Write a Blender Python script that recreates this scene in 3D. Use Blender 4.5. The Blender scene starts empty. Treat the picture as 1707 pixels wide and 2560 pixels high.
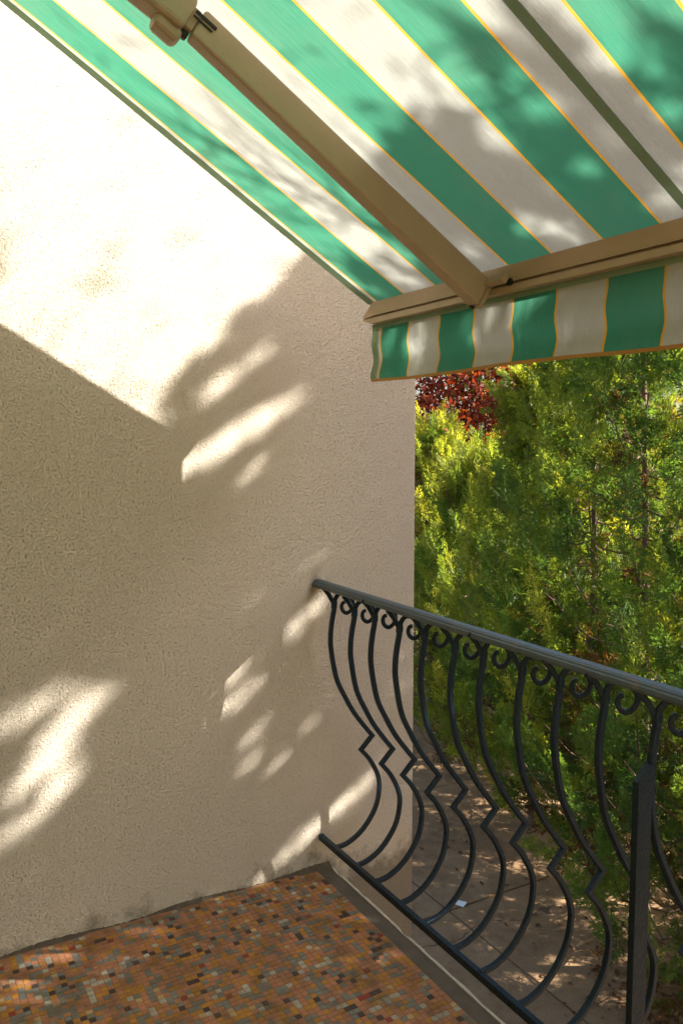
import bpy, math, random
import numpy as np
from mathutils import Vector

R = math.radians
scene = bpy.context.scene
col = scene.collection
rng = np.random.default_rng(11)
random.seed(11)

# ------------------------------------------------------------------ camera
CAM = np.array((2.49, 0.0, 1.5)); YAW = R(60.4); PITCH = R(4.87)
cd = bpy.data.cameras.new('camera'); cd.sensor_fit = 'AUTO'; cd.sensor_width = 36; cd.lens = 29.25
cd.clip_start = 0.03; cd.clip_end = 2000
cam = bpy.data.objects.new('camera', cd); col.objects.link(cam)
cam.location = CAM; cam.rotation_euler = (R(90) - PITCH, 0, YAW)
scene.camera = cam

# ------------------------------------------------------------------ light
SUN = np.array((0.62, 1.0, 0.79)); SUNL = np.linalg.norm(SUN)
EL = math.asin(SUN[2] / SUNL); AZ = math.atan2(SUN[0], SUN[1])
w = bpy.data.worlds.new('World'); scene.world = w; w.use_nodes = True
nt = w.node_tree; nt.nodes.clear()
sky = nt.nodes.new('ShaderNodeTexSky'); sky.sky_type = 'NISHITA'; sky.sun_disc = False
sky.sun_elevation = EL; sky.sun_rotation = AZ; sky.dust_density = 4.0; sky.air_density = 1.0
bg = nt.nodes.new('ShaderNodeBackground'); bg.inputs['Strength'].default_value = 0.09
wo = nt.nodes.new('ShaderNodeOutputWorld')
nt.links.new(sky.outputs[0], bg.inputs[0]); nt.links.new(bg.outputs[0], wo.inputs[0])
sd = bpy.data.lights.new('sun', 'SUN'); sd.energy = 5.0; sd.angle = R(0.53); sd.color = (1.0, 0.94, 0.84)
sun = bpy.data.objects.new('sun', sd); col.objects.link(sun)
sun.rotation_euler = Vector(SUN).to_track_quat('Z', 'Y').to_euler(); sun.location = (6, 10, 9)

vs = scene.view_settings
vs.view_transform = 'Standard'; vs.look = 'None'; vs.gamma = 1; vs.use_curve_mapping = False
vs.exposure = 2.0
cy = scene.cycles
cy.use_denoising = True; cy.max_bounces = 7; cy.diffuse_bounces = 5; cy.transmission_bounces = 5
cy.sample_clamp_indirect = 6
try:
    cy.denoiser = 'OPENIMAGEDENOISE'
except Exception:
    pass

# ------------------------------------------------------------------ helpers
def project(P):
    """pixel (photograph size) and depth of points, for choosing the nearest tiles"""
    P = np.atleast_2d(P) - CAM
    fw = np.array((-math.sin(YAW), math.cos(YAW), 0)); rt = np.array((math.cos(YAW), math.sin(YAW), 0)); up = np.array((0, 0, 1.))
    F = fw * math.cos(PITCH) - up * math.sin(PITCH); U = up * math.cos(PITCH) + fw * math.sin(PITCH)
    d = P @ F
    return 853.5 + 2080 * (P @ rt) / d, 1280 - 2080 * (P @ U) / d, d

def link(o, parent=None):
    col.objects.link(o)
    if parent is not None:
        o.parent = parent
    return o

def tag(o, label=None, cat=None, group=None, kind=None):
    if label: o['label'] = label
    if cat: o['category'] = cat
    if group: o['group'] = group
    if kind: o['kind'] = kind
    return o

def empty(name, loc=(0, 0, 0)):
    o = bpy.data.objects.new(name, None); o.location = loc; o.empty_display_size = 0.1
    return link(o)

def mesh(name, verts, faces, mats, smooth=False, fmat=None):
    me = bpy.data.meshes.new(name)
    me.from_pydata([tuple(v) for v in verts], [], [tuple(f) for f in faces])
    for m in (mats if isinstance(mats, (list, tuple)) else [mats]):
        me.materials.append(m)
    if smooth: me.polygons.foreach_set('use_smooth', [True] * len(me.polygons))
    if fmat is not None: me.polygons.foreach_set('material_index', fmat)
    me.update()
    return me

def obj(name, me, parent=None, loc=(0, 0, 0)):
    o = bpy.data.objects.new(name, me); o.location = loc
    return link(o, parent)

def quad_mesh(name, verts, mats, attr=None, fmat=None):
    """verts (N,4,3): one free quad each; attr (N,) float stored per face"""
    n = len(verts)
    me = bpy.data.meshes.new(name)
    me.vertices.add(n * 4); me.vertices.foreach_set('co', np.ascontiguousarray(verts, dtype=np.float32).ravel())
    me.loops.add(n * 4); me.loops.foreach_set('vertex_index', np.arange(n * 4, dtype=np.int32))
    me.polygons.add(n); me.polygons.foreach_set('loop_start', np.arange(0, n * 4, 4, dtype=np.int32))
    for m in (mats if isinstance(mats, (list, tuple)) else [mats]):
        me.materials.append(m)
    if fmat is not None: me.polygons.foreach_set('material_index', fmat.astype(np.int32))
    if attr is not None:
        a = me.attributes.new('tint', 'FLOAT', 'FACE'); a.data.foreach_set('value', np.ascontiguousarray(attr, dtype=np.float32))
    me.update(calc_edges=True)
    return me

def boxv(x0, x1, y0, y1, z0, z1):
    v = [(x0, y0, z0), (x1, y0, z0), (x1, y1, z0), (x0, y1, z0), (x0, y0, z1), (x1, y0, z1), (x1, y1, z1), (x0, y1, z1)]
    f = [(0, 3, 2, 1), (4, 5, 6, 7), (0, 1, 5, 4), (1, 2, 6, 5), (2, 3, 7, 6), (3, 0, 4, 7)]
    return v, f

def box(name, dims, mat, parent=None, bevel=0.0):
    v, f = boxv(*dims)
    o = obj(name, mesh(name, v, f, mat), parent)
    if bevel:
        b = o.modifiers.new('bevel', 'BEVEL'); b.width = bevel; b.segments = 2; b.limit_method = 'ANGLE'
    return o

def extrude_profile(name, prof, x0, x1, mat, parent=None, smooth=False):
    """closed (y,z) profile swept along X with closed ends"""
    n = len(prof)
    v = [(x0, y, z) for y, z in prof] + [(x1, y, z) for y, z in prof]
    f = [(i, (i + 1) % n, n + (i + 1) % n, n + i) for i in range(n)] + [tuple(range(n))[::-1], tuple(range(n, 2 * n))]
    return obj(name, mesh(name, v, f, mat, smooth), parent)

def catmull(pts, n=6):
    P = [np.array(p, float) for p in pts]; P = [2 * P[0] - P[1]] + P + [2 * P[-1] - P[-2]]
    out = []
    for i in range(1, len(P) - 2):
        a, b, c, d = P[i - 1:i + 3]
        for k in range(n):
            t = k / n
            out.append(0.5 * (2 * b + (c - a) * t + (2 * a - 5 * b + 4 * c - d) * t * t + (3 * b - a - 3 * c + d) * t ** 3))
    out.append(P[-2])
    return out

def bar_sweep(path, hw, plane, other, taper=None, ht=None):
    """chamfered square bar along a planar path; plane 'yz' or 'xz', other = the fixed coordinate"""
    path = np.array(path, float); n = len(path)
    ht = ht or hw
    t = np.zeros_like(path)
    seg = np.diff(path, axis=0); seg /= np.linalg.norm(seg, axis=1)[:, None]
    nor = np.stack([-seg[:, 1], seg[:, 0]], 1)
    V = []; c = 0.3
    for i in range(n):
        if i == 0: m = nor[0]
        elif i == n - 1: m = nor[-1]
        else:
            m = nor[i - 1] + nor[i]; m /= np.linalg.norm(m); m = m / max(0.45, m @ nor[i])
        k = 1 if taper is None else taper(i / (n - 1))
        for a, b in ((-1, -1 + c), (-1 + c, -1), (1 - c, -1), (1, -1 + c), (1, 1 - c), (1 - c, 1), (-1 + c, 1), (-1, 1 - c)):
            p = path[i] + m * hw * k * a; o = other + ht * k * b
            V.append((o, p[0], p[1]) if plane == 'yz' else (p[0], o, p[1]))
    F = []
    for i in range(n - 1):
        for j in range(8):
            F.append((i * 8 + j, i * 8 + (j + 1) % 8, i * 8 + 8 + (j + 1) % 8, i * 8 + 8 + j))
    F += [tuple(range(8))[::-1], tuple(range(n * 8 - 8, n * 8))]
    return V, F

def tube(path, radii, sides=6):
    path = np.array(path, float); n = len(path)
    tan = np.gradient(path, axis=0); tan /= np.linalg.norm(tan, axis=1)[:, None] + 1e-9
    ref = np.where(np.abs(tan[:, 2:3]) > 0.9, np.array([[1., 0, 0]]), np.array([[0, 0, 1.]]))
    u = np.cross(tan, ref); u /= np.linalg.norm(u, axis=1)[:, None]; v = np.cross(tan, u)
    V = []; F = []
    for i in range(n):
        for j in range(sides):
            a = 2 * math.pi * j / sides
            V.append(path[i] + radii[i] * (math.cos(a) * u[i] + math.sin(a) * v[i]))
    for i in range(n - 1):
        for j in range(sides):
            F.append((i * sides + j, i * sides + (j + 1) % sides, (i + 1) * sides + (j + 1) % sides, (i + 1) * sides + j))
    return V, F

# ------------------------------------------------------------------ materials
class NT:
    def __init__(s, name):
        s.m = bpy.data.materials.new(name); s.m.use_nodes = True
        s.t = s.m.node_tree; s.t.nodes.clear(); s.out = s.n('OutputMaterial')
    def n(s, typ, **kw):
        nd = s.t.nodes.new('ShaderNode' + typ)
        for k, v in kw.items():
            if hasattr(nd, k) and k not in nd.inputs: setattr(nd, k, v)
            else: nd.inputs[k].default_value = v
        return nd
    def l(s, a, b): s.t.links.new(a, b)
    def noise(s, scale, detail=4, rough=0.55, vec=None):
        nd = s.n('TexNoise'); nd.inputs['Scale'].default_value = scale; nd.inputs['Detail'].default_value = detail; nd.inputs['Roughness'].default_value = rough
        if vec is not None: s.l(vec, nd.inputs['Vector'])
        return nd.outputs['Fac']
    def ramp(s, fac, stops, interp='LINEAR'):
        r = s.n('ValToRGB'); r.color_ramp.interpolation = interp
        e = r.color_ramp.elements
        while len(e) < len(stops): e.new(0.5)
        for k, (p, c) in enumerate(stops):
            e[k].position = p; e[k].color = (*c, 1) if len(c) == 3 else c
        s.l(fac, r.inputs[0]); return r.outputs[0]
    def mix(s, fac, a, b, mode='MIX'):
        m = s.n('Mix', data_type='RGBA', blend_type=mode)
        for sock, val in ((m.inputs[0], fac), (m.inputs[6], a), (m.inputs[7], b)):
            if isinstance(val, (int, float)): sock.default_value = val
            elif isinstance(val, tuple): sock.default_value = (*val, 1)
            else: s.l(val, sock)
        return m.outputs[2]
    def math(s, op, a, b=0.0, c=None, clamp=False):
        m = s.n('Math', operation=op, use_clamp=clamp)
        for k, val in enumerate((a, b, c)):
            if val is None: continue
            if isinstance(val, (int, float)): m.inputs[k].default_value = val
            else: s.l(val, m.inputs[k])
        return m.outputs[0]
    def bump(s, h, strength, dist):
        b = s.n('Bump'); b.inputs['Strength'].default_value = strength; b.inputs['Distance'].default_value = dist
        s.l(h, b.inputs['Height']); return b.outputs[0]
    def coords(s, k='Object'): return s.n('TexCoord').outputs[k]
    def pos(s): return s.n('NewGeometry').outputs['Position']
    def sep(s, v):
        x = s.n('SeparateXYZ'); s.l(v, x.inputs[0]); return x.outputs
    def bsdf(s, color, rough=0.7, normal=None, metal=0.0, spec=0.5):
        p = s.n('BsdfPrincipled')
        for key, val in (('Base Color', color), ('Roughness', rough), ('Metallic', metal), ('Specular IOR Level', spec)):
            if isinstance(val, (int, float)): p.inputs[key].default_value = val
            elif isinstance(val, tuple): p.inputs[key].default_value = (*val, 1)
            else: s.l(val, p.inputs[key])
        if normal is not None: s.l(normal, p.inputs['Normal'])
        s.l(p.outputs[0], s.out.inputs[0]); return p

def mat_stucco():
    t = NT('stucco'); p = t.pos(); z = t.sep(p)[2]
    big = t.noise(2.2, 4, vec=p)
    c = t.mix(t.math('MULTIPLY', t.math('SUBTRACT', big, 0.4, clamp=True), 1.6), (0.80, 0.715, 0.60), (0.75, 0.66, 0.54))
    # splash dirt close to the floor line
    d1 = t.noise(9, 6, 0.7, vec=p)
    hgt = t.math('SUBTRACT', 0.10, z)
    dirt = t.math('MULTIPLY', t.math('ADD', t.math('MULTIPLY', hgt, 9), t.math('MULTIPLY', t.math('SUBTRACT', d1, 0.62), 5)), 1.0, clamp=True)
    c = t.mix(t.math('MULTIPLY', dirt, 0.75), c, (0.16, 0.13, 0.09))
    # rusty run under the handrail end
    sx = t.sep(p)
    run = t.math('SUBTRACT', 1.012, sx[2]); side_ = t.math('ABSOLUTE', t.math('SUBTRACT', sx[1], t.math('SUBTRACT', 1.305, t.math('MULTIPLY', run, 0.25))))
    st = t.math('MULTIPLY', t.math('SUBTRACT', 1.0, t.math('MULTIPLY', side_, 42), clamp=True), t.math('SUBTRACT', 1.0, t.math('MULTIPLY', t.math('ABSOLUTE', run), 14), clamp=True), clamp=True)
    c = t.mix(t.math('MULTIPLY', st, t.math('MULTIPLY', d1, 1.5)), c, (0.16, 0.085, 0.03))
    g1 = t.noise(140, 4, 0.74, vec=p); g2 = t.noise(75, 4, 0.7, vec=p); g3 = t.noise(5, 3, 0.5, vec=p)
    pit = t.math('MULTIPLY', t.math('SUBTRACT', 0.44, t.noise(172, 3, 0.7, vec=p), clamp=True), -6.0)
    h = t.math('ADD', t.math('ADD', t.math('MULTIPLY', g1, 1.0), t.math('MULTIPLY', g2, 0.45)), t.math('ADD', pit, t.math('MULTIPLY', g3, 1.2)))
    c = t.mix(t.math('MULTIPLY', t.math('SUBTRACT', 0.60, g1, clamp=True), 1.1, clamp=True), c, (0.50, 0.405, 0.285))  # hollows and pits darkened: dirt, plus relief shading painted into the colour
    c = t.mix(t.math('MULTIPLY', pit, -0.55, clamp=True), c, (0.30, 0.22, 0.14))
    t.bsdf(c, 0.92, t.bump(h, 1.0, 0.010), spec=0.1)
    return t.m

def mat_plain(name, color, rough=0.8, nscale=30, amt=0.25, bump=0.0, bscale=120, spec=0.3, metal=0.0, dark=0.6):
    t = NT(name); p = t.pos()
    n = t.noise(nscale, 5, 0.6, vec=p)
    c = t.mix(t.math('MULTIPLY', n, amt * 2, clamp=True), color, tuple(x * dark for x in color))
    nor = t.bump(t.noise(bscale, 4, 0.6, vec=p), bump, 0.004) if bump else None
    t.bsdf(c, rough, nor, metal, spec)
    return t.m

def mat_iron():
    t = NT('painted_iron'); p = t.pos()
    n = t.noise(42, 6, 0.7, vec=p); n2 = t.noise(160, 3, 0.6, vec=p)
    c = t.mix(t.math('MULTIPLY', n2, 0.7), (0.004, 0.011, 0.020), (0.010, 0.021, 0.032))
    rust = t.math('MULTIPLY', t.math('SUBTRACT', n, 0.62, clamp=True), 9, clamp=True)
    c = t.mix(t.math('MULTIPLY', rust, 0.6), c, (0.11, 0.055, 0.03))
    r = t.math('ADD', 0.28, t.math('MULTIPLY', n, 0.3))
    t.bsdf(c, r, t.bump(t.math('ADD', n2, n), 0.5, 0.003), spec=0.32).inputs['Specular Tint'].default_value = (0.62, 0.82, 1.0, 1)
    return t.m

def mat_rail():
    t = NT('worn_handrail'); p = t.pos()
    mp = t.n('Mapping'); mp.inputs['Scale'].default_value = (4, 60, 60); t.l(p, mp.inputs[0])
    n = t.noise(3, 6, 0.7, vec=mp.outputs[0]); n2 = t.noise(24, 5, 0.7, vec=p)
    c = t.mix(t.math('MULTIPLY', n, 0.8), (0.030, 0.050, 0.072), (0.085, 0.115, 0.14))
    worn = t.math('MULTIPLY', t.math('SUBTRACT', n2, 0.58, clamp=True), 8, clamp=True)
    c = t.mix(t.math('MULTIPLY', worn, 0.7), c, (0.16, 0.10, 0.065))
    t.bsdf(c, t.math('ADD', 0.25, t.math('MULTIPLY', n2, 0.3)), t.bump(n, 0.3, 0.003), spec=0.6).inputs['Specular Tint'].default_value = (0.75, 0.9, 1.0, 1)
    return t.m

STRIPE0, STRIPE_W = 0.356, 0.1458
def mat_fabric(name='awning_fabric'):
    t = NT(name); p = t.coords('Object'); x = t.sep(p)[0]
    k = t.math('DIVIDE', t.math('SUBTRACT', x, STRIPE0), STRIPE_W)
    half = t.math('MULTIPLY', k, 0.5)
    fr = t.math('FRACT', half)                    # 0..0.5 green, 0.5..1 cream
    green = t.math('LESS_THAN', fr, 0.5)
    inside = t.math('GREATER_THAN', x, STRIPE0)
    green = t.math('MULTIPLY', green, inside)
    d = t.math('ABSOLUTE', t.math('SUBTRACT', t.math('FRACT', t.math('ADD', k, 0.5)), 0.5))
    yel = t.math('LESS_THAN', d, 0.021)
    mp = t.n('Mapping'); mp.inputs['Scale'].default_value = (900, 90, 90); t.l(p, mp.inputs[0])
    thr = t.noise(1.0, 2, 0.5, vec=mp.outputs[0])
    soil = t.noise(5, 5, 0.6, vec=p)
    def colour(g, c, yw):
        o = t.mix(green, c, g); o = t.mix(yel, o, yw)
        o = t.mix(t.math('MULTIPLY', thr, 0.42), o, (0.10, 0.13, 0.10))
        return t.mix(t.math('MULTIPLY', t.math('SUBTRACT', soil, 0.45, clamp=True), 0.6), o, (0.22, 0.22, 0.16))
    dif = t.n('BsdfDiffuse'); tra = t.n('BsdfTranslucent')
    t.l(colour((0.03, 0.25, 0.155), (0.55, 0.56, 0.46), (0.75, 0.42, 0.03)), dif.inputs[0])
    t.l(colour((0.034, 0.215, 0.13), (0.345, 0.35, 0.325), (0.70, 0.33, 0.015)), tra.inputs[0])
    wv = t.noise(420, 2, 0.6, vec=p)
    mp2 = t.n('Mapping'); mp2.inputs['Scale'].default_value = (16, 1.6, 1.6); t.l(p, mp2.inputs[0])
    wr = t.noise(1.0, 4, 0.6, vec=mp2.outputs[0])
    b = t.bump(t.math('ADD', t.math('MULTIPLY', wv, 0.12), t.math('MULTIPLY', wr, 3.0)), 0.6, 0.006); t.l(b, dif.inputs['Normal']); t.l(b, tra.inputs['Normal'])
    mx = t.n('MixShader'); mx.inputs[0].default_value = 0.50
    t.l(dif.outputs[0], mx.inputs[1]); t.l(tra.outputs[0], mx.inputs[2]); t.l(mx.outputs[0], t.out.inputs[0])
    return t.m

def mat_double():
    t = NT('doubled_fabric'); p = t.pos()
    n = t.noise(300, 3, vec=p)
    c = t.mix(n, (0.20, 0.30, 0.20), (0.28, 0.38, 0.26))
    dif = t.n('BsdfDiffuse'); tra = t.n('BsdfTranslucent'); t.l(c, dif.inputs[0]); t.l(c, tra.inputs[0])
    mx = t.n('MixShader'); mx.inputs[0].default_value = 0.4
    t.l(dif.outputs[0], mx.inputs[1]); t.l(tra.outputs[0], mx.inputs[2]); t.l(mx.outputs[0], t.out.inputs[0])
    return t.m

def mat_leaf(name, stops, trans=0.4, tcol=1.7, rough=0.5):
    t = NT(name)
    a = t.n('Attribute'); a.attribute_name = 'tint'
    c = t.ramp(a.outputs['Fac'], stops)
    n = t.noise(14, 3, vec=t.pos())
    c = t.mix(t.math('MULTIPLY', n, 0.5), c, t.mix(1.0, c, (0.62, 0.68, 0.6), 'MULTIPLY'))
    p = t.n('BsdfPrincipled'); t.l(c, p.inputs['Base Color']); p.inputs['Roughness'].default_value = rough; p.inputs['Specular IOR Level'].default_value = 0.3
    tr = t.n('BsdfTranslucent'); t.l(t.mix(1.0, c, (tcol * 1.15, tcol, tcol * 0.45), 'MULTIPLY'), tr.inputs[0])
    mx = t.n('MixShader'); mx.inputs[0].default_value = trans
    t.l(p.outputs[0], mx.inputs[1]); t.l(tr.outputs[0], mx.inputs[2]); t.l(mx.outputs[0], t.out.inputs[0])
    return t.m

def mat_tile(name, c, var=0.35, grain=0.25):
    t = NT(name); p = t.pos()
    oi = t.n('TexWhiteNoise', noise_dimensions='3D')
    sn = t.n('VectorMath', operation='SNAP'); sn.inputs[1].default_value = (0.0180, 0.0180, 1.0)
    of = t.n('VectorMath', operation='ADD'); of.inputs[1].default_value = (-0.012, -1.303, 0.5)
    t.l(p, of.inputs[0]); t.l(of.outputs[0], sn.inputs[0]); t.l(sn.outputs[0], oi.inputs['Vector'])
    g = t.noise(520, 3, 0.8, vec=p); d = t.noise(11, 5, 0.65, vec=p)
    k = t.mix(t.math('MULTIPLY', oi.outputs['Value'], var), c, tuple(x * 0.45 for x in c))
    k = t.mix(t.math('MULTIPLY', t.math('SUBTRACT', g, 0.42, clamp=True), grain * 8, clamp=True), k, tuple(x * 0.5 for x in c))
    k = t.mix(t.math('MULTIPLY', t.math('SUBTRACT', d, 0.40, clamp=True), 2.6, clamp=True), k, (0.07, 0.05, 0.03))
    t.bsdf(k, t.math('ADD', 0.38, t.math('MULTIPLY', d, 0.4)), t.bump(g, 0.25, 0.002), spec=0.35)
    return t.m

def mat_concrete_ground():
    t = NT('stained_concrete'); p = t.pos()
    a = t.noise(0.9, 6, 0.65, vec=p); b = t.noise(7, 6, 0.7, vec=p); g = t.noise(60, 4, 0.7, vec=p)
    c = t.ramp(t.math('ADD', t.math('MULTIPLY', a, 0.5), t.math('MULTIPLY', b, 0.5)), [(0.32, (0.14, 0.08, 0.04)), (0.5, (0.27, 0.165, 0.085)), (0.7, (0.36, 0.235, 0.13))])
    v = t.n('TexVoronoi', feature='DISTANCE_TO_EDGE'); v.inputs['Scale'].default_value = 0.32
    wv = t.n('VectorMath', operation='ADD'); t.l(p, wv.inputs[0])
    nn = t.n('TexNoise'); nn.inputs['Scale'].default_value = 2.5; t.l(p, nn.inputs['Vector'])
    sc = t.n('VectorMath', operation='SCALE'); sc.inputs['Scale'].default_value = 0.5; t.l(nn.outputs['Color'], sc.inputs[0]); t.l(sc.outputs[0], wv.inputs[1])
    t.l(wv.outputs[0], v.inputs['Vector'])
    crack = t.math('LESS_THAN', v.outputs['Distance'], 0.0022)
    c = t.mix(t.math('MULTIPLY', crack, 0.7), c, (0.05, 0.035, 0.028))
    c = t.mix(t.math('MULTIPLY', t.math('SUBTRACT', g, 0.5, clamp=True), 2.0, clamp=True), c, (0.09, 0.065, 0.05))
    t.bsdf(c, 0.9, t.bump(g, 0.4, 0.006), spec=0.2)
    return t.m

TILE_OFF = 0.0
M = dict(
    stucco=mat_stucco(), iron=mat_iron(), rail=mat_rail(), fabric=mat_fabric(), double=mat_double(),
    alu=mat_plain('cream_aluminium', (0.39, 0.315, 0.21), 0.5, 14, 0.4, 0.2, 260, 0.4, dark=0.75),
    house=mat_plain('ochre_render', (0.46, 0.32, 0.14), 0.9, 8, 0.3, 0.4, 90, 0.1, dark=0.7),
    black=mat_plain('black_plastic', (0.02, 0.02, 0.018), 0.5),
    binding=mat_plain('binding_tape', (0.36, 0.20, 0.05), 0.85, 60, 0.3),
    screed=mat_plain('dark_screed', (0.15, 0.125, 0.10), 0.9, 12, 0.5, 0.5, 90, 0.2, dark=0.4),
    edge=mat_plain('slab_lip', (0.62, 0.56, 0.47), 0.85, 40, 0.4, 0.4, 140, 0.2, dark=0.5),
    mortar=mat_plain('dirty_mortar', (0.15, 0.12, 0.09), 0.95, 26, 0.5, 0.8, 90, 0.1, dark=0.25),
    grout=mat_plain('grout', (0.34, 0.185, 0.105), 0.95, 30, 0.3, 0.3, 200, 0.1, dark=0.6),
    ground=mat_plain('soil', (0.10, 0.07, 0.045), 0.95, 3, 0.4, 0.6, 30, 0.1),
    concrete=mat_concrete_ground(),
    bark=mat_plain('bark', (0.20, 0.13, 0.09), 0.9, 40, 0.5, 0.6, 60, 0.2, dark=0.45),
    darkbark=mat_plain('dark_bark', (0.06, 0.045, 0.035), 0.9, 40, 0.5, 0.6, 60, 0.2, dark=0.45),
    paper=mat_plain('paper', (0.82, 0.82, 0.80), 0.7, 20, 0.05),
)
TILES = [('salmon', (0.46, 0.20, 0.10), 0.50), ('ochre', (0.44, 0.20, 0.03), 0.18), ('grey', (0.19, 0.19, 0.165), 0.19),
         ('pale', (0.42, 0.39, 0.31), 0.06), ('brown', (0.045, 0.03, 0.03), 0.055), ('red', (0.28, 0.035, 0.02), 0.008), ('cream', (0.50, 0.34, 0.15), 0.025)]
TM = [mat_tile('tile_' + n, c, 0.3, 0.45 if n == 'salmon' else 0.25 if n == 'grey' else 0.1) for n, c, _ in TILES]
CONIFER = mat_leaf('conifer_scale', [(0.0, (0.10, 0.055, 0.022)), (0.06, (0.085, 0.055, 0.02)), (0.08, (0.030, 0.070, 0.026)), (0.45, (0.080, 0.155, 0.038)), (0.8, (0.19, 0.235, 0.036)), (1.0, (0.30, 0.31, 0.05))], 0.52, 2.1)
BROAD = mat_leaf('broad_leaf', [(0.0, (0.10, 0.018, 0.012)), (0.35, (0.20, 0.030, 0.014)), (0.50, (0.26, 0.06, 0.018)), (0.54, (0.10, 0.13, 0.02)), (0.8, (0.20, 0.20, 0.03)), (1.0, (0.42, 0.28, 0.03))], 0.42, 1.6)
LITTER = mat_leaf('dry_leaf', [(0.0, (0.07, 0.032, 0.014)), (1.0, (0.18, 0.07, 0.02))], 0.1, 1.0)

# ------------------------------------------------------------------ setting: ground
GZ = -2.4
def sheet(name, x0, x1, y0, y1, z, mat):
    return obj(name, mesh(name, [(x0, y0, z), (x1, y0, z), (x1, y1, z), (x0, y1, z)], [(0, 1, 2, 3)], mat))
tag(sheet('ground', -600, 600, -600, 600, GZ - 0.06, M['ground']), kind='structure')
pav = tag(empty('pavement', (0, 0, GZ)), kind='structure')
xs = [-10.6, -8.7, -6.8, -4.9, -2.83, -0.8, 1.2, 3.2, 5.2]; ys = [0.3, 2.2, 4.05, 6.1, 8.2]
for i in range(len(xs) - 1):
    for j in range(len(ys) - 1):
        g = 0.008
        v, f = boxv(xs[i] + g, xs[i + 1] - g, ys[j] + g, ys[j + 1] - g, -0.10, random.uniform(-0.006, 0.004))
        o = obj('paving_slab', mesh('paving_slab', v, f, M['concrete']), pav)
        b = o.modifiers.new('bevel', 'BEVEL'); b.width = 0.006; b.segments = 1

# ------------------------------------------------------------------ balcony: side wall, house wall, floor
WALL_END = 1.722
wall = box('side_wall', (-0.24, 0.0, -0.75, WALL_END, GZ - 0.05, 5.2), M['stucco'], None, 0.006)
tag(wall, 'tall cream stucco wall closing off the left side of the balcony', 'wall')
hw = tag(box('house_wall', (-0.24, 6.0, -1.0, -0.752, GZ - 0.05, 5.2), M['house']), kind='structure')

floor = tag(empty('balcony_floor', (0, 0, 0)), kind='structure')
box('slab', (0.002, 5.0, -0.75, 1.362, -0.17, -0.004), M['screed'], floor)
# thin pale lip along the outer edge, chipped here and there
n = 160; V = []; F = []
for i in range(n + 1):
    x = 0.002 + 4.998 * i / n
    j = random.uniform(-0.0015, 0.0015); c = -0.003 * max(0, random.gauss(0, 1) - 0.8)
    V += [(x, 1.3625, -0.17), (x, 1.3625, -0.001 + c), (x, 1.372 + j + c, -0.002 + c * 2), (x, 1.374 + j, -0.17)]
for i in range(n):
    for a, b in ((0, 1), (1, 2), (2, 3)):
        F.append((i * 4 + a, i * 4 + b, i * 4 + 4 + b, i * 4 + 4 + a))
obj('edge_lip', mesh('edge_lip', V, F, M['edge']), floor)
# grout bed under the tiles
box('grout_bed', (0.004, 2.95, -0.70, 1.305, -0.0035, 0.0027), M['grout'], floor)
# uneven mortar fillet where the floor meets the wall
n = 260; V = []; F = []
for i in range(n + 1):
    y = -0.74 + (1.362 + 0.74) * i / n
    a = 0.012 + 0.008 * math.sin(y * 9) * math.sin(y * 23 + 1) + random.uniform(-0.003, 0.003)
    if y > 1.15: a += 0.03 * (y - 1.15) / 0.2
    h = 0.010 + 0.006 * math.sin(y * 14 + 2) + random.uniform(-0.002, 0.002)
    V += [(0.001, y, h), (a * 0.45, y, h * 0.55), (a, y, -0.003)]
for i in range(n):
    for k in range(2): F.append((i * 3 + k, i * 3 + k + 1, i * 3 + k + 4, i * 3 + k + 3))
obj('mortar_fillet', mesh('mortar_fillet', V, F, M['mortar'], True), floor)

# mosaic tiles
PT = 0.0180; HT = 0.00882
nx = int(2.9 / PT); ny = int((1.31 + 0.68) / PT)
ci = rng.choice(len(TILES), size=(nx, ny), p=np.array([t[2] for t in TILES]) / sum(t[2] for t in TILES))
for _ in range(int(nx * ny * 0.24)):          # short runs of one colour along the rows
    i = rng.integers(0, nx - 2); j = rng.integers(0, ny - 2)
    if ci[i, j] in (1, 2, 3) or (ci[i, j] == 4 and rng.random() < 0.25):
        if rng.random() < 0.6: ci[i, j + 1] = ci[i, j]
        else: ci[i + 1, j] = ci[i, j]
gx, gy = np.meshgrid(0.012 + PT * (np.arange(nx) + 0.5), 1.303 - PT * (np.arange(ny) + 0.5), indexing='ij')
cx = gx.ravel() + rng.normal(0, 0.0004, nx * ny); cyy = gy.ravel() + rng.normal(0, 0.0004, nx * ny); cc = ci.ravel()
cx = cx + 0.0011 * np.sin(cyy * 13 + 1) + 0.0006 * np.sin(cyy * 37); cyy = cyy + 0.0012 * np.sin(cx * 11) + 0.0007 * np.sin(cx * 41 + 2)
cz = 0.004 + rng.normal(0, 0.0003, nx * ny)
u, v_, d_ = project(np.stack([cx, cyy, cz], 1))
inframe = (u > 8) & (u < 1699) & (v_ > 8) & (v_ < 2552) & (d_ > 0)
order = np.argsort(np.where(inframe, d_, 1e9)); pick = order[:300]
tile_me = []
for k in range(len(TILES)):
    h = HT; b = 0.0008
    v = [(-h, -h, -0.004), (h, -h, -0.004), (h, h, -0.004), (-h, h, -0.004), (-h, -h, -b), (h, -h, -b), (h, h, -b), (-h, h, -b), (-h + b, -h + b, 0), (h - b, -h + b, 0), (h - b, h - b, 0), (-h + b, h - b, 0)]
    v = [(x, y, -0.004 if i < 4 else z) for i, (x, y, z) in enumerate(v[:4] + v[8:])]
    f = [(4, 5, 6, 7)] + [(a, (a + 1) % 4, 4 + (a + 1) % 4, 4 + a) for a in range(4)]
    tile_me.append(mesh('tile', v, f, TM[k]))
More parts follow.
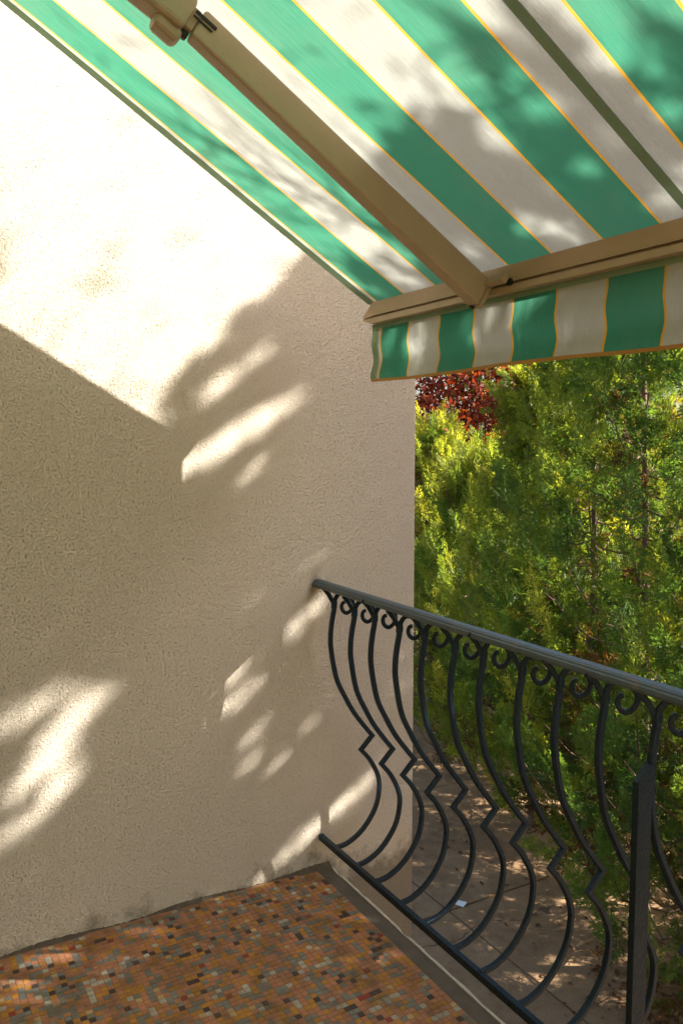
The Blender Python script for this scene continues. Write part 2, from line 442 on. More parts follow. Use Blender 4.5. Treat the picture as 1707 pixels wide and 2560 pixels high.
for q in pick:
    o = bpy.data.objects.new('tile', tile_me[cc[q]]); o.location = (cx[q], cyy[q], cz[q]); o.rotation_euler = (rng.normal(0, .004), rng.normal(0, .004), rng.normal(0, .012)); link(o, floor)
rest = np.setdiff1d(np.arange(nx * ny), pick)
tv = np.array([tuple(v) for v in [x.co for x in tile_me[0].vertices]]); tf = np.array([tuple(p.vertices) for p in tile_me[0].polygons])
ang = rng.normal(0, 0.012, len(rest)); ca, sa = np.cos(ang), np.sin(ang)
P = np.empty((len(rest), 8, 3)); P[:, :, 0] = tv[:, 0] * ca[:, None] - tv[:, 1] * sa[:, None] + cx[rest][:, None]
P[:, :, 1] = tv[:, 0] * sa[:, None] + tv[:, 1] * ca[:, None] + cyy[rest][:, None]
P[:, :, 2] = tv[:, 2] + cz[rest][:, None] + tv[:, 0] * rng.normal(0, .004, (len(rest), 1)) + tv[:, 1] * rng.normal(0, .004, (len(rest), 1))
Q = P[:, tf].reshape(-1, 4, 3)
tag(obj('mosaic_tiles', quad_mesh('mosaic_tiles', Q, TM, fmat=np.repeat(cc[rest], len(tf))), floor), kind='stuff')

# ------------------------------------------------------------------ railing
rail = tag(empty('balcony_railing', (0, 1.325, 0)), 'dark blue-black wrought iron balcony railing with bulging bars and scrolls', 'railing')
rail.location = (0, 0, 0)
RP0 = [(1.305, 1.006), (1.303, 1.012), (1.304, 1.019), (1.308, 1.022), (1.309, 1.025), (1.315, 1.029), (1.325, 1.031), (1.335, 1.029), (1.341, 1.025), (1.342, 1.022), (1.346, 1.019), (1.347, 1.012), (1.345, 1.006)]
RP = [(y - 0.005, z) for y, z in RP0]
extrude_profile('handrail', RP[::-1], 0.001, 4.6, M['rail'], rail)
box('bottom_rail', (0.001, 4.6, 1.3215, 1.3385, 0.103, 0.124), M['iron'], rail, 0.002)
upper = catmull([(1.330, .966), (1.328, .94), (1.320, .90), (1.315, .852), (1.3175, .803), (1.337, .707), (1.369, .640), (1.405, .578), (1.446, .524), (1.479, .484)], 4)
lower = catmull([(1.434, .441), (1.471, .397), (1.503, .335), (1.508, .282), (1.490, .216), (1.441, .155), (1.384, .122), (1.331, .114)], 5)
bv, bf = bar_sweep(upper + lower, 0.0070, 'yz', 0.0, ht=0.0075)
for pth, hw_ in (([(1.3300, .974), (1.3295, .966), (1.3285, .950), (1.3280, .944)], 0.0088), ([(1.350, .1145), (1.343, .114), (1.332, .114)], 0.0088)):
    v2, f2 = bar_sweep(pth, hw_, 'yz', 0.0, lambda t: 0.75 + 0.25 * math.sin(math.pi * t)); o_ = len(bv); bv += v2; bf += [tuple(i + o_ for i in q) for q in f2]   # weld beads
bal_me = mesh('baluster', bv, bf, M['iron'])
def turned(vf, a=R(44), pivot=1.330):
    """the fork and its scroll stand at an angle to the rail"""
    v, f = vf
    return [(x * math.cos(a) - y * math.sin(a), x * math.sin(a) + y * math.cos(a) + pivot, z) for x, y, z in v], f
leg_me = mesh('fork_leg', *turned(bar_sweep([(-0.038, 1.012), (-0.019, 0.990), (0.001, 0.955)], 0.0066, 'xz', 0.0)), M['iron'])
SC = catmull([(-0.004, .946), (0.0005, .968), (.007, .984), (.018, .9955), (.034, .9965), (.051, .989), (.062, .975), (.064, .959), (.057, .942), (.043, .932), (.030, .938), (.025, .952), (.029, .965), (.037, .968)], 4)
sc_me = mesh('scroll', *turned(bar_sweep(SC, 0.0070, 'xz', 0.0, lambda t: 1 - 0.25 * t, ht=0.0072)), M['iron'])
nb = 34
for k in range(nb):
    x = 0.100 + 0.1306 * k
    o = obj('baluster', bal_me, rail, (x + random.uniform(-.0025, .0025), random.uniform(-.0015, .0015), random.uniform(-.001, .001)))
    o.rotation_euler = (random.uniform(-.004, .004), 0, random.uniform(-.0022, .0022)) if k else (0, 0, 0)
    obj('fork_leg', leg_me, o); obj('scroll', sc_me, o)
# flat stay post with a slanted top welded to a baluster, standing on the floor
for x in (1.407, 1.407 + 0.1306 * 14):
    prof = [(1.274, -0.002), (1.3125, -0.002), (1.3125, .868), (1.306, .869), (1.274, .838)]
    extrude_profile('stay_post', prof[::-1], x - 0.0075, x + 0.0075, M['iron'], rail)

# ------------------------------------------------------------------ awning
SL = R(31.1); YF, ZF = 1.334, 1.912
aw = tag(empty('awning', (0, 0, 0)), 'green and cream striped awning with yellow piping stretched over the balcony', 'awning')
X0, X1 = 0.309, 4.35; LEN = 2.36
def aw_pt(x, s, off=0.0):
    """s metres up the slope from the front bar"""
    sag = 0.006 * math.sin(math.pi * min(1, s / LEN)) + 0.004 * math.sin(x * 7 + s * 2.3) * math.sin(math.pi * min(1, s / LEN))
    if x < 0.5: sag -= 0.010 * (0.5 - x) / 0.2 * math.sin(math.pi * min(1, s / LEN))
    z = -off - sag
    return (x, YF - s * math.cos(SL) + z * math.sin(SL), ZF + s * math.sin(SL) + z * math.cos(SL))
def cloth(name, xa, xb, sa, sb, off, mat, parent, nxx, nss):
    V = [aw_pt(xa + (xb - xa) * i / nxx, sa + (sb - sa) * j / nss, off) for j in range(nss + 1) for i in range(nxx + 1)]
    F = [(j * (nxx + 1) + i, j * (nxx + 1) + i + 1, (j + 1) * (nxx + 1) + i + 1, (j + 1) * (nxx + 1) + i) for j in range(nss) for i in range(nxx)]
    return obj(name, mesh(name, V, F, mat, True), parent)
canopy = cloth('canopy', X0, X1, -0.012, LEN, 0, M['fabric'], aw, 120, 40)
cloth('hem', X0 - 0.001, X0 + 0.036, 0.0, LEN, 0.0025, M['double'], canopy, 2, 40)
cloth('seam', 1.438, 1.462, 0.0, LEN, 0.002, M['double'], canopy, 2, 40)
cloth('seam', 2.63, 2.654, 0.0, LEN, 0.002, M['double'], canopy, 2, 40)
# front bar: inner face, slot, lower lip
FB = [(1.3285, 1.9125), (1.331, 1.8785), (1.3285, 1.8765), (1.3285, 1.8735), (1.341, 1.8735), (1.341, 1.8665), (1.3275, 1.8665), (1.3265, 1.851), (1.336, 1.849), (1.376, 1.849), (1.380, 1.853), (1.380, 1.900), (1.372, 1.910)]
bar = extrude_profile('front_bar', FB[::-1], 0.338, 4.35, M['alu'], aw)
# end cap: a beak that runs out past the bar at slot height
V = [(0.3375, y, z) for y, z in FB]
c = (1.340, 1.870)
V += [(0.277, c[0] + (y - c[0]) * 0.55, c[1] + (z - c[1]) * (0.16 if z > c[1] else 0.35)) for y, z in FB]
nn_ = len(FB)
F = [(i, (i + 1) % nn_, nn_ + (i + 1) % nn_, nn_ + i) for i in range(nn_)] + [tuple(range(nn_)), tuple(range(nn_, 2 * nn_))[::-1]]
obj('end_cap', mesh('end_cap', V, F, M['alu']), bar)
# valance with its rippled drop
VT, VB = 1.8505, 1.682
def val_pt(x, t):
    z = VT + (VB - VT) * t
    y = 1.348 + 0.0050 * t ** 0.5 * math.sin(2 * math.pi * (t * 1.75 + 0.10 * math.sin(x * 5) + 0.05)) + 0.003 * t * math.sin(x * 9.0) + 0.003 * math.sin(x * 23 + 3 * t) * t
    return (x, y, z + 0.003 * math.sin(x * 8) * t)
nxx, nss = 260, 24
V = [val_pt(X0 + 0.001 + (X1 - X0 - 0.002) * i / nxx, j / nss) for j in range(nss + 1) for i in range(nxx + 1)]
F = [(j * (nxx + 1) + i, j * (nxx + 1) + i + 1, (j + 1) * (nxx + 1) + i + 1, (j + 1) * (nxx + 1) + i) for j in range(nss) for i in range(nxx)]
val = obj('valance', mesh('valance', V, F, M['fabric'], True), aw)
V = []; F = []
for i in range(nxx + 1):                                    # bound lower edge
    x, y, z = val_pt(X0 + 0.001 + (X1 - X0 - 0.002) * i / nxx, 1.0)
    V += [(x, y - 0.0022, z + 0.004), (x, y - 0.0022, z - 0.004), (x, y + 0.0022, z - 0.004), (x, y + 0.0022, z + 0.004)]
for i in range(nxx):
    for a in range(4): F.append((i * 4 + a, i * 4 + (a + 1) % 4, i * 4 + 4 + (a + 1) % 4, i * 4 + 4 + a))
obj('binding', mesh('binding', V, F, M['binding']), val)
V = []; F = []
for j in range(nss + 1):                                    # doubled side hem
    for x in (X0, X0 + 0.033):
        p = val_pt(x, j / nss * 0.975); V.append((p[0], p[1] - 0.003, p[2]))
    if j: F.append((2 * j - 2, 2 * j - 1, 2 * j + 1, 2 * j))
obj('hem', mesh('hem', V, F, M['double'], True), val)
V = []; F = []
for i in range(nxx + 1):                                    # doubled strip under the bar
    for t in (0.0, 0.085):
        p = val_pt(X0 + 0.03 + (X1 - X0 - 0.03) * i / nxx, t); V.append((p[0], p[1] - 0.003, p[2]))
    if i: F.append((2 * i - 2, 2 * i, 2 * i + 1, 2 * i - 1))
obj('heading_tape', mesh('heading_tape', V, F, M['double'], True), val)

# folding arm
def arm_box(name, x0, x1, s0, s1, o0, o1, parent, bev=0.006, x2=None, x3=None, mat=None, d0=0.0, d1=0.0):
    """box in awning coordinates: x, metres up the slope, metres below the cloth"""
    x2 = x0 if x2 is None else x2; x3 = x1 if x3 is None else x3
    def P(x, s, o): return (x, YF - s * math.cos(SL) - o * math.sin(SL), ZF + s * math.sin(SL) - o * math.cos(SL))
    v = [P(x0, s0, o1), P(x1, s0, o1), P(x3, s1, o1 + d1), P(x2, s1, o1 + d1), P(x0, s0, o0), P(x1, s0, o0), P(x3, s1, o0 + d0), P(x2, s1, o0 + d0)]
    f = [(0, 1, 2, 3), (7, 6, 5, 4), (0, 4, 5, 1), (1, 5, 6, 2), (2, 6, 7, 3), (3, 7, 4, 0)]
    o = obj(name, mesh(name, v, f, mat or M['alu']), parent)
    if bev:
        b = o.modifiers.new('bevel', 'BEVEL'); b.width = bev; b.segments = 3
    return o
fore = arm_box('forearm', 0.850, 0.892, -0.005, 0.840, 0.028, 0.099, aw, 0.007, 0.853, 0.893, d0=-0.016, d1=-0.024)
arm_box('arm_end', 0.8535, 0.8885, -0.018, -0.0055, 0.034, 0.096, fore, 0.003)
arm_box('bolt', 0.855, 0.867, -0.012, 0.0, 0.0965, 0.1015, fore, 0.002, mat=M['black'])
arm_box('elbow_tongue', 0.858, 0.888, 0.841, 0.868, 0.022, 0.068, fore, 0.004)
arm_box('elbow_strap', 0.8935, 0.8965, 0.806, 0.854, 0.030, 0.037, fore, 0.001, mat=M['black'])
arm_box('elbow_strap', 0.8935, 0.8965, 0.810, 0.854, 0.042, 0.046, fore, 0.001, mat=M['black'])
arm_box('elbow_pin', 0.864, 0.880, 0.842, 0.858, 0.069, 0.084, fore, 0.004, mat=M['black'])
up = arm_box('upper_arm', 0.846, 0.906, 0.858, 2.20, 0.012, 0.085, aw, 0.012, 0.735, 0.795, d0=0.02, d1=0.02)
arm_box('elbow_knuckle', 0.843, 0.890, 0.851, 0.910, 0.076, 0.106, up, 0.013)
# knob in the bar slot beside the arm
V, F = tube([(0.955, 1.318, 1.872), (0.955, 1.3275, 1.872)], [0.0085, 0.0085], 10); F += [tuple(range(10))]
obj('slot_knob', mesh('slot_knob', V, F, M['black']), bar)
arm_box('arm_bracket', 0.893, 0.960, -0.004, 0.012, 0.030, 0.052, fore, 0.003)
# roller at the house wall
V, F = tube([(0.3, -0.70, 3.16), (4.35, -0.70, 3.16)], [0.045, 0.045], 20)
obj('roller', mesh('roller', V, F, M['alu'], True), aw)

# ------------------------------------------------------------------ conifers
def frond_template(seed, nodes, sub):
    r = np.random.default_rng(seed); Q = []
    def blade(b, d, L, wd, z):
        d = d / np.linalg.norm(d); s = np.array((-d[1], d[0], 0))
        m = b + d * L * 0.5
        Q.append([b, m + s * wd + (0, 0, z), b + d * L + (0, 0, z * 1.8), m - s * wd + (0, 0, z * 0.4)])
    bend = r.normal(0, 0.10)
    ax = lambda t: np.array((bend * t * t, t, 0.06 * math.sin(3 * t)))
    blade(ax(0), ax(0.55) - ax(0), 0.6, 0.014, 0); blade(ax(0.5), ax(1) - ax(0.5), 0.55, 0.022, 0)
    for i in range(nodes):
        t = 0.12 + 0.82 * i / (nodes - 1)
        for s in (-1, 1):
            L = (0.44 * (1 - t) ** 0.7 + 0.10) * r.uniform(0.75, 1.2); a = R(r.uniform(30, 52)) * s
            d = np.array((math.sin(a), math.cos(a), 0)); b = ax(t + r.uniform(-.04, .04)); z = r.normal(0, 0.03)
            blade(b, d, L, 0.024, z)
            if sub and L > 0.2:
                for kk in range(sub):
                    ff = (kk + 1) / (sub + 1.0)
                    for s2 in (-1, 1):
                        a2 = a + s2 * R(r.uniform(28, 45)); d2 = np.array((math.sin(a2), math.cos(a2), 0))
                        blade(b + d * L * ff, d2, L * 0.42 * r.uniform(0.7, 1.2), 0.020, z + r.normal(0, 0.02))
    return np.array(Q)
T_FINE = [frond_template(s, 6, 2) for s in range(4)]
T_MID = [frond_template(10 + s, 6, 1) for s in range(4)]
T_COARSE = [frond_template(20 + s, 6, 0) for s in range(4)]
T_COARSE = [t * np.array((1, 1, 1)) for t in T_COARSE]

def place_fronds(base, d, size, tint, temps, r, wide=1.0):
    n = len(base); out = []; tt = []
    d = d / np.linalg.norm(d, axis=1)[:, None]
    rnd = r.normal(size=(n, 3)); rnd[:, 2] *= 0.5
    s = np.cross(d, rnd); s /= np.linalg.norm(s, axis=1)[:, None]; nn = np.cross(s, d)
    which = r.integers(0, len(temps), n)
    for k, T in enumerate(temps):
        m = which == k
        X = T[None] * size[m][:, None, None, None]
        P = X[..., 0:1] * s[m][:, None, None] * wide + X[..., 1:2] * d[m][:, None, None] + X[..., 2:3] * nn[m][:, None, None] + base[m][:, None, None]
        out.append(P.reshape(-1, 4, 3))
        tips = np.clip(T[:, 2, 1], 0, 1)[None]          # young tips are yellower
        a = np.where(tint[m][:, None] < 0.07, tint[m][:, None], np.clip(tint[m][:, None] + 0.10 * (tips - 0.5), 0.09, 1))
        tt.append(np.broadcast_to(a, (m.sum(), len(T))).ravel())
    return np.concatenate(out), np.concatenate(tt)

def conifer(x, y, ztop, rad, skirt, nbr, per_m, temps, seed, hue=0.45, fsize=0.2, carve=None, zbase=GZ, power=0.75, wide=1.0, gap=None):
    """returns trunk tube, branch tubes, frond quads and tints in world coordinates"""
    r = np.random.default_rng(seed); H = ztop - zbase
    lean = r.normal(0, 0.03, 2)
    def axis(z):
        t = (z - zbase) / H
        return np.array((x + lean[0] * H * t + 0.03 * math.sin(5 * t + seed), y + lean[1] * H * t + 0.03 * math.sin(4 * t + 2 * seed), z))
    zz = np.linspace(zbase - 0.03, ztop, 12)
    tv, tf = tube([axis(z) for z in zz], [0.042 * (1 - (z - zbase) / H) ** 0.9 + 0.005 for z in zz], 7)
    BV = []; BF = []; B = []; D = []; S = []; T = []
    for k in range(nbr):
        t = ((k + r.uniform(0, 1)) / nbr) ** 0.9
        z = skirt + (ztop - 0.10 - skirt) * t
        phi = k * 2.39996 + r.normal(0, 0.3)
        L = rad * ((1 - t) ** power * 0.95 + 0.07) * r.uniform(0.65, 1.22) * (0.75 + 0.25 * min(1, t / 0.15))
        rise = r.uniform(0.25, 0.8) + 0.5 * t
        a = axis(z); h = np.array((math.cos(phi), math.sin(phi), 0))
        n = 5; path = []
        for q in np.linspace(0, 1, n):
            path.append(a + h * L * q + np.array((0, 0, L * (rise * q * q * 0.75 + 0.05 * q - 0.18 * math.sin(q * 3.1)))))
        path = np.array(path)
        last = n
        if carve is not None:
            okp = carve(path, True); last = n if okp.all() else int(np.argmin(okp))
        v, f = tube(path, np.linspace(0.011, 0.003, n) * (0.6 + L * 0.5), 4)
        f = f[:max(0, last - 1) * 4]; v = v[:max(0, last) * 4] if f else []
        o = len(BV); BV += v; BF += [tuple(i + o for i in q) for q in f]
        nsub = max(3, int(L * per_m / 5.0 * r.uniform(0.8, 1.2))); m = 7
        qs = r.uniform(0.10, 1.0, nsub) ** 0.7; qs[-max(1, nsub // 4):] = r.uniform(0.0, 0.3, max(1, nsub // 4)); qs[0] = 1.0
        idx = qs * (n - 1); i0 = np.minimum(idx.astype(int), n - 2); fr = (idx - i0)[:, None]
        p0 = path[i0] * (1 - fr) + path[i0 + 1] * fr; tan = path[i0 + 1] - path[i0]; tan /= np.linalg.norm(tan, axis=1)[:, None]
        side = np.cross(tan, (0, 0, 1.0)); side /= np.linalg.norm(side, axis=1)[:, None]
        sg = r.choice((-1.0, 1.0), (nsub, 1))
        sax = tan * r.uniform(0.5, 1.0, (nsub, 1)) + side * sg * r.uniform(0.2, 1.0, (nsub, 1)) + np.array((0, 0, 1.0)) * r.uniform(-0.1, 0.7, (nsub, 1))
        sax[0] = tan[0] + np.array((0, 0, 0.5)); sax /= np.linalg.norm(sax, axis=1)[:, None]
        sl = fsize * r.uniform(0.9, 1.9, (nsub, 1)) * (0.7 + 0.3 * L / rad)
        ps = np.cross(sax, r.normal(size=(nsub, 3))); ps /= np.linalg.norm(ps, axis=1)[:, None]
        f_ = np.linspace(0.12, 1.0, m)[None, :, None]
        p = (p0[:, None] + sax[:, None] * sl[:, None] * f_ + np.array((0, 0, 0.10)) * f_ ** 2 * sl[:, None])
        alt = np.where(np.arange(m) % 2 == 0, 1.0, -1.0)[None, :, None]
        d = sax[:, None] * 1.0 + ps[:, None] * alt * (0.75 * (1.05 - f_)) + r.normal(0, 0.16, (nsub, m, 3)) + np.array((0, 0, 0.15))
        sz = (fsize * (0.95 - 0.35 * f_[..., 0]) * r.uniform(0.75, 1.2, (nsub, m)))
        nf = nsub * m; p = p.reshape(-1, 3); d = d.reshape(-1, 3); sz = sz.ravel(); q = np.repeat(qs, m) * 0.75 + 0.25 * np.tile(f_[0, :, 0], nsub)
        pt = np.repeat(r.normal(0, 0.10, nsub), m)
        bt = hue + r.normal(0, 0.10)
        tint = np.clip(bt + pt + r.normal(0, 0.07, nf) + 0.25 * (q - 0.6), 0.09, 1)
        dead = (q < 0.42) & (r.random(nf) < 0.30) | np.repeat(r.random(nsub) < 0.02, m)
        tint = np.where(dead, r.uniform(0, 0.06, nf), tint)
        B.append(p); D.append(d); S.append(sz); T.append(tint)
    # leader shoots at the top
    nl = 26
    z = ztop - r.uniform(0, 0.5, nl); p = np.array([axis(q) for q in z]); d = np.stack([r.normal(0, .45, nl), r.normal(0, .45, nl), np.ones(nl)], 1)
    B.append(p); D.append(d); S.append(fsize * r.uniform(.7, 1.2, nl)); T.append(np.clip(hue + 0.25 + r.normal(0, .1, nl), .1, 1))
    Q, tt = place_fronds(np.concatenate(B), np.concatenate(D), np.concatenate(S), np.concatenate(T), temps, r, wide)
    if carve is not None:
        mid = Q.mean(1); keep = carve(mid) | ((r.random(len(Q)) < 0.013) & carve(mid, True)); Q = Q[keep]; tt = tt[keep]
    return (tv, tf), (BV, BF), Q, tt

def conifer_obj(label, group, x, y, *a, **kw):
    (tv, tf), (bv, bf), Q, tt = conifer(x, y, *a, **kw)
    base = np.array((x, y, GZ))
    root = tag(empty('conifer_tree', tuple(base)), label, 'tree', group)
    tr = obj('trunk', mesh('trunk', np.array(tv) - base, tf, M['bark'], True), root)
    obj('branches', mesh('branches', np.array(bv) - base, bf, M['bark'], True), tr)
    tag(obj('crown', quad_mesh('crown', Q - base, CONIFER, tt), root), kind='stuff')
    return root

ROW = 'conifers in the row beyond the railing'
# trees in view, left to right as the photograph shows them
conifer_obj('distant conifer just past the wall end, below the red-leaved tree', ROW, -6.5, 6.45, 1.62, 1.25, GZ + 0.25, 95, 27, T_MID, 1, hue=0.74, fsize=0.31, power=1.0)
conifer_obj('short conifer with low tip under the red-leaved tree', ROW, -4.95, 6.0, 1.20, 1.15, GZ + 0.3, 95, 27, T_MID, 2, hue=0.62, fsize=0.30, power=1.0)
conifer_obj('conifer with one bright pointed leader shoot right of the red leaves', ROW, -3.65, 5.72, 2.0, 1.05, -2.0, 110, 27, T_FINE, 3, hue=0.66, fsize=0.28, power=1.0)
conifer_obj('tall conifer rising behind the valance, thin bare stem showing', ROW, -2.4, 5.25, 3.1, 1.0, -2.0, 125, 26, T_FINE, 4, hue=0.54, fsize=0.27, power=0.8)
conifer_obj('tall conifer behind the flat railing post', ROW, -1.45, 4.85, 3.3, 1.0, -2.1, 124, 27, T_FINE, 5, hue=0.50, fsize=0.26, power=0.8)
conifer_obj('nearest conifer at the right edge, behind the last bars', ROW, -0.60, 4.45, 3.4, 1.0, -2.1, 124, 28, T_FINE, 6, hue=0.44, fsize=0.24, power=0.8)
BACK = 'conifers of the second row'
for k, (x, y, zt, rd, lb) in enumerate([(-3.2, 7.4, 0.9, 1.7, 'low dark second-row conifer behind the tall bare-stemmed conifer'), (-1.2, 6.8, 0.9, 1.7, 'low dark second-row conifer behind the flat post'),
                                       (-5.2, 8.2, 1.0, 1.6, 'low dark second-row conifer behind the short-tipped conifer'), (-8.6, 7.6, 1.0, 1.6, 'low dark second-row conifer nearest the wall end'),
                                       (0.3, 6.3, 0.5, 1.4, 'unseen low conifer just outside the right edge, added to shade the pavement'), (1.5, 6.8, 0.6, 1.4, 'unseen low conifer farther outside the right edge, added to shade the pavement')]):  # last two are added out of view to shade pavement and lower foliage
    conifer_obj(lb, BACK, x, y, zt, rd, GZ + 0.2, 80, 20, T_COARSE, 30 + k, hue=0.42, fsize=0.36, wide=1.5)

# trees right of the frame whose crowns shade the balcony
def wall_xy(P):
    """follow the sunlight from a point to the plane of the side wall"""
    k = P[:, 0] / SUN[0]
    return P[:, 1] - k * SUN[1], P[:, 2] - k * SUN[2]
GAPS = [  # y,z - y,z on the wall, half width
    (.50, .78, .27, .675, .026), (.60, .75, .43, .62, .036), (.49, .64, .39, .54, .046), (.52, .55, .41, .42, .028), (.42, .41, .26, .34, .020),
    (.38, .53, .26, .455, .022), (1.05, .78, .95, .70, .018), (1.12, .715, .95, .61, .026), (1.14, .57, 1.04, .49, .020), (1.36, .60, 1.26, .50, .016),
    (1.55, .305, 1.39, .18, .030), (1.33, .175, 1.07, .005, .026), (1.24, 1.645, .91, 1.45, .030), (.92, 1.48, .82, 1.40, .022), (1.13, 1.44, 1.01, 1.35, .020),
    (1.36, .96, 1.21, .85, .022), (1.12, 1.01, 1.03, .94, .010), (1.33, 1.11, 1.24, 1.06, .008), (1.14, 1.80, .93, 1.64, .017), (.43, .26, .30, .22, .014), (1.20, .44, 1.14, .38, .012), (1.11, .48, 1.03, .41, .012)]
gr_ = np.random.default_rng(5); thin = []
for y0, z0, y1, z1, hwid in GAPS:                 # each opening cut for a sun patch is a few slim slits
    d = np.array((y1 - y0, z1 - z0)); ln = np.linalg.norm(d); nrm = np.array((-d[1], d[0])) / ln
    k = max(1, int(round(hwid / 0.011)))
    for q in range(k):
        o = (q - (k - 1) / 2) * (2 * hwid / max(1, k)) * 1.05 + gr_.normal(0, .004); a, b = gr_.uniform(-.18, .12), gr_.uniform(.88, 1.18)
        p0 = np.array((y0, z0)) + d * a + nrm * o; p1 = np.array((y0, z0)) + d * b + nrm * o
        thin.append((p0[0], p0[1], p1[0], p1[1], min(hwid, 0.010) * gr_.uniform(.7, 1.15)))
GAPS = thin
def floor_gap(x, y): return (y - x / SUN[0], -x * SUN[2] / SUN[0])
FLOOR_GAPS = [(0.06, 0.42), (0.08, 0.37), (0.07, 0.66), (0.09, 0.69), (0.18, 0.59), (0.22, 0.53), (0.14, 0.27), (0.18, 0.28), (0.02, 0.91), (0.22, 1.28), (0.35, 1.29), (0.53, 1.23), (0.52, 1.16)]
hn = np.random.default_rng(77)
HOLES = [(hn.uniform(.4, 2.4), hn.uniform(-.13, .5), hn.uniform(.015, .055)) for _ in range(120)]
def carve(P, hard=False):  # cuts the crowns so sun patches land on wall, floor and cloth
    y, z = wall_xy(P)
    keep = np.ones(len(P), bool)
    yo, zo = y, z
    y = yo + .007 * np.sin(zo * 61 + yo * 23) + .004 * np.sin(yo * 131); z = zo + .006 * np.sin(yo * 53 + 1) + .004 * np.sin(yo * 117 + zo * 40)
    for y0, z0, y1, z1, hwid in GAPS:
        dy, dz = y1 - y0, z1 - z0
        t = np.clip(((y - y0) * dy + (z - z0) * dz) / (dy * dy + dz * dz), 0, 1)
        keep &= np.hypot(y - y0 - t * dy, z - z0 - t * dz) > hwid + 0.0135
    y, z = yo, zo
    for fx, fy in FLOOR_GAPS:
        a, b = floor_gap(fx, fy); keep &= np.hypot(y - a, z - b) > 0.055
    if hard: return keep
    # crown tops: where they end, in terms of the awning cloth (x along the bar, v up the slope)
    v = (z - ZF - 1.2742 * (y - YF) / 1.6129) / (0.603 + 1.2742 / 1.6129)
    xa = (YF - y - v) / 1.6129
    wob = 0.05 * np.sin(xa * 19) + 0.04 * np.sin(xa * 43 + 1)
    vmax = np.interp(xa, [-0.5, 0.30, 0.5, 0.72, 0.95, 1.12, 1.4, 1.7, 3], [0.0, 0.02, 0.10, 0.14, 0.42, 0.32, 0.42, 0.26, 0.36]) + wob
    onwall = xa < 0.28
    keep &= onwall | (v < vmax)
    line = 1.69 + 0.94 * (y - 0.847) + 0.02 * np.sin(y * 31)
    keep &= ~((y > 0.30) & onwall & (z > line))
    for hx, hv, hr in HOLES:
        keep &= onwall | (np.hypot(xa - hx, (v - hv)) > hr)
    return keep
SH = 'tall conifers beside the balcony, right of the view'
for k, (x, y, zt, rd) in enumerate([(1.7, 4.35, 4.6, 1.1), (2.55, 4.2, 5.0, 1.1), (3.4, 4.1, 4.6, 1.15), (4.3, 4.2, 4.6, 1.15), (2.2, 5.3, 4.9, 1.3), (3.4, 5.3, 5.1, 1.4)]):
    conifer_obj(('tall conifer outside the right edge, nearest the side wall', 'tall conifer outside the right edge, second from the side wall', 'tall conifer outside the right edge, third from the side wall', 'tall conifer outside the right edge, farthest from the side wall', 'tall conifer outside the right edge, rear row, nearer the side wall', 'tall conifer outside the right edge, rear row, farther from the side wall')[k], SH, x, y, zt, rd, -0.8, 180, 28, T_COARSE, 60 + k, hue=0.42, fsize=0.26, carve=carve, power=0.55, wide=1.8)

# ------------------------------------------------------------------ broadleaf trees behind
def broad_tree(label, x, y, z0, z1, rad, n, seed, lo, hi, size, group=None, clumps=26):
    r = np.random.default_rng(seed); base = np.array((x, y, GZ))
    root = tag(empty('broadleaf_tree', tuple(base)), label, 'tree', group)
    c = np.stack([r.normal(0, rad * .5, clumps), r.normal(0, rad * .5, clumps), r.uniform(z0, z1, clumps) - GZ], 1)
    tv, tf = tube([(0, 0, -.03), (.05, .03, (z0 - GZ) * .6), (0.0, .08, z0 - GZ + .3), (.1, .0, (z0 + z1) / 2 - GZ)], [.13, .10, .08, .03], 8)
    tr = obj('trunk', mesh('trunk', tv, tf, M['darkbark'], True), root)
    BV = []; BF = []
    for p in c:
        s = np.array((0, .03, (z0 - GZ) * r.uniform(.55, 1.05)))
        mid = s * .45 + p * .55 + r.normal(0, .12, 3)
        v, f = tube([s, mid, p], [.026, .016, .005], 5); o = len(BV); BV += v; BF += [tuple(i + o for i in q) for q in f]
    obj('branches', mesh('branches', BV, BF, M['darkbark'], True), tr)
    which = r.integers(0, clumps, n); ctr = c[which] + r.normal(0, 1, (n, 3)) * np.array((.42, .42, .33)) * rad * .62
    d = r.normal(size=(n, 3)); d[:, 2] -= .4; d /= np.linalg.norm(d, axis=1)[:, None]; s = np.cross(d, r.normal(size=(n, 3))); s /= np.linalg.norm(s, axis=1)[:, None]
    L = size * r.uniform(.6, 1.3, n)[:, None]; up_ = np.cross(d, s) * L * 0.12
    Q = np.stack([ctr, ctr + d * L * .5 + s * L * .36 + up_, ctr + d * L, ctr + d * L * .5 - s * L * .36 + up_], 1)
    ct = r.uniform(lo, hi, clumps); tint = np.clip(ct[which] + r.normal(0, .06, n), lo, hi)
    tag(obj('crown', quad_mesh('crown', Q, BROAD, tint), root), kind='stuff')
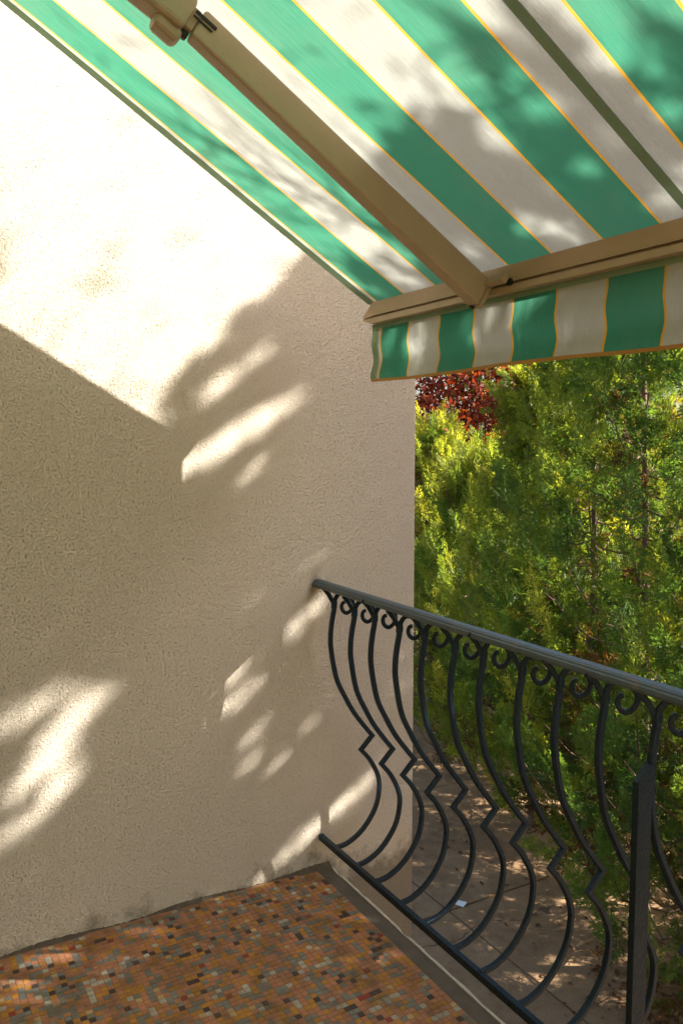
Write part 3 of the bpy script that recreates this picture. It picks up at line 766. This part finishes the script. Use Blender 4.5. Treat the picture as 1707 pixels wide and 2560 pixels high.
broad_tree('dark red-leaved tree showing behind the conifer tips below the valance', -8.4, 8.4, 0.6, 4.0, 2.1, 22000, 5, 0.0, 0.56, .085, clumps=40)
broad_tree('yellow-green broadleaf tree mixed in behind the red leaves', -7.4, 9.6, 1.2, 4.4, 2.0, 9000, 6, 0.55, 1.0, .12, clumps=26)
broad_tree('loose green broadleaf tree far behind the tall conifers', -4.2, 10.6, -1.2, 1.2, 2.6, 12000, 7, 0.55, .85, .14, clumps=36)

# ------------------------------------------------------------------ small things
V = []; F = []
pp = np.array([(-0.05, -0.032), (0.045, -0.038), (0.05, 0.03), (-0.042, 0.036)])
V = [(a, b, 0.002 + (0.012 if i == 2 else 0)) for i, (a, b) in enumerate(pp)] + [(a, b, 0.004 + (0.012 if i == 2 else 0)) for i, (a, b) in enumerate(pp)]
F = [(3, 2, 1, 0), (4, 5, 6, 7), (0, 1, 5, 4), (1, 2, 6, 5), (2, 3, 7, 6), (3, 0, 4, 7)]
scrap = obj('paper_scrap', mesh('paper_scrap', V, F, M['paper']), None, (-2.86, 4.19, GZ + 0.006)); scrap.rotation_euler = (0, 0, 0.5)
tag(scrap, 'small white scrap of paper lying on the brown pavement', 'paper')

n = 1100
r = np.random.default_rng(9)
lx = np.where(r.random(n) < 0.85, r.normal(-0.9, .4, n), r.uniform(-7, 2, n)); ly = np.where(r.random(n) < .85, r.normal(4.75, .3, n), r.uniform(3.6, 7.5, n))
ctr = np.stack([lx, ly, GZ + r.uniform(.012, .03, n)], 1)
a = r.uniform(0, 6.28, n); d = np.stack([np.cos(a), np.sin(a), r.normal(0, .25, n)], 1); s = np.stack([-np.sin(a), np.cos(a), r.normal(0, .25, n)], 1)
L = r.uniform(.03, .07, n)[:, None]
Q = np.stack([ctr - d * L * .5, ctr + s * L * .3, ctr + d * L * .5, ctr - s * L * .3], 1)
lit = tag(obj('leaf_litter', quad_mesh('leaf_litter', Q, LITTER, r.random(n))), 'dry orange-brown leaves scattered on the pavement under the conifers', 'leaves', None, 'stuff')
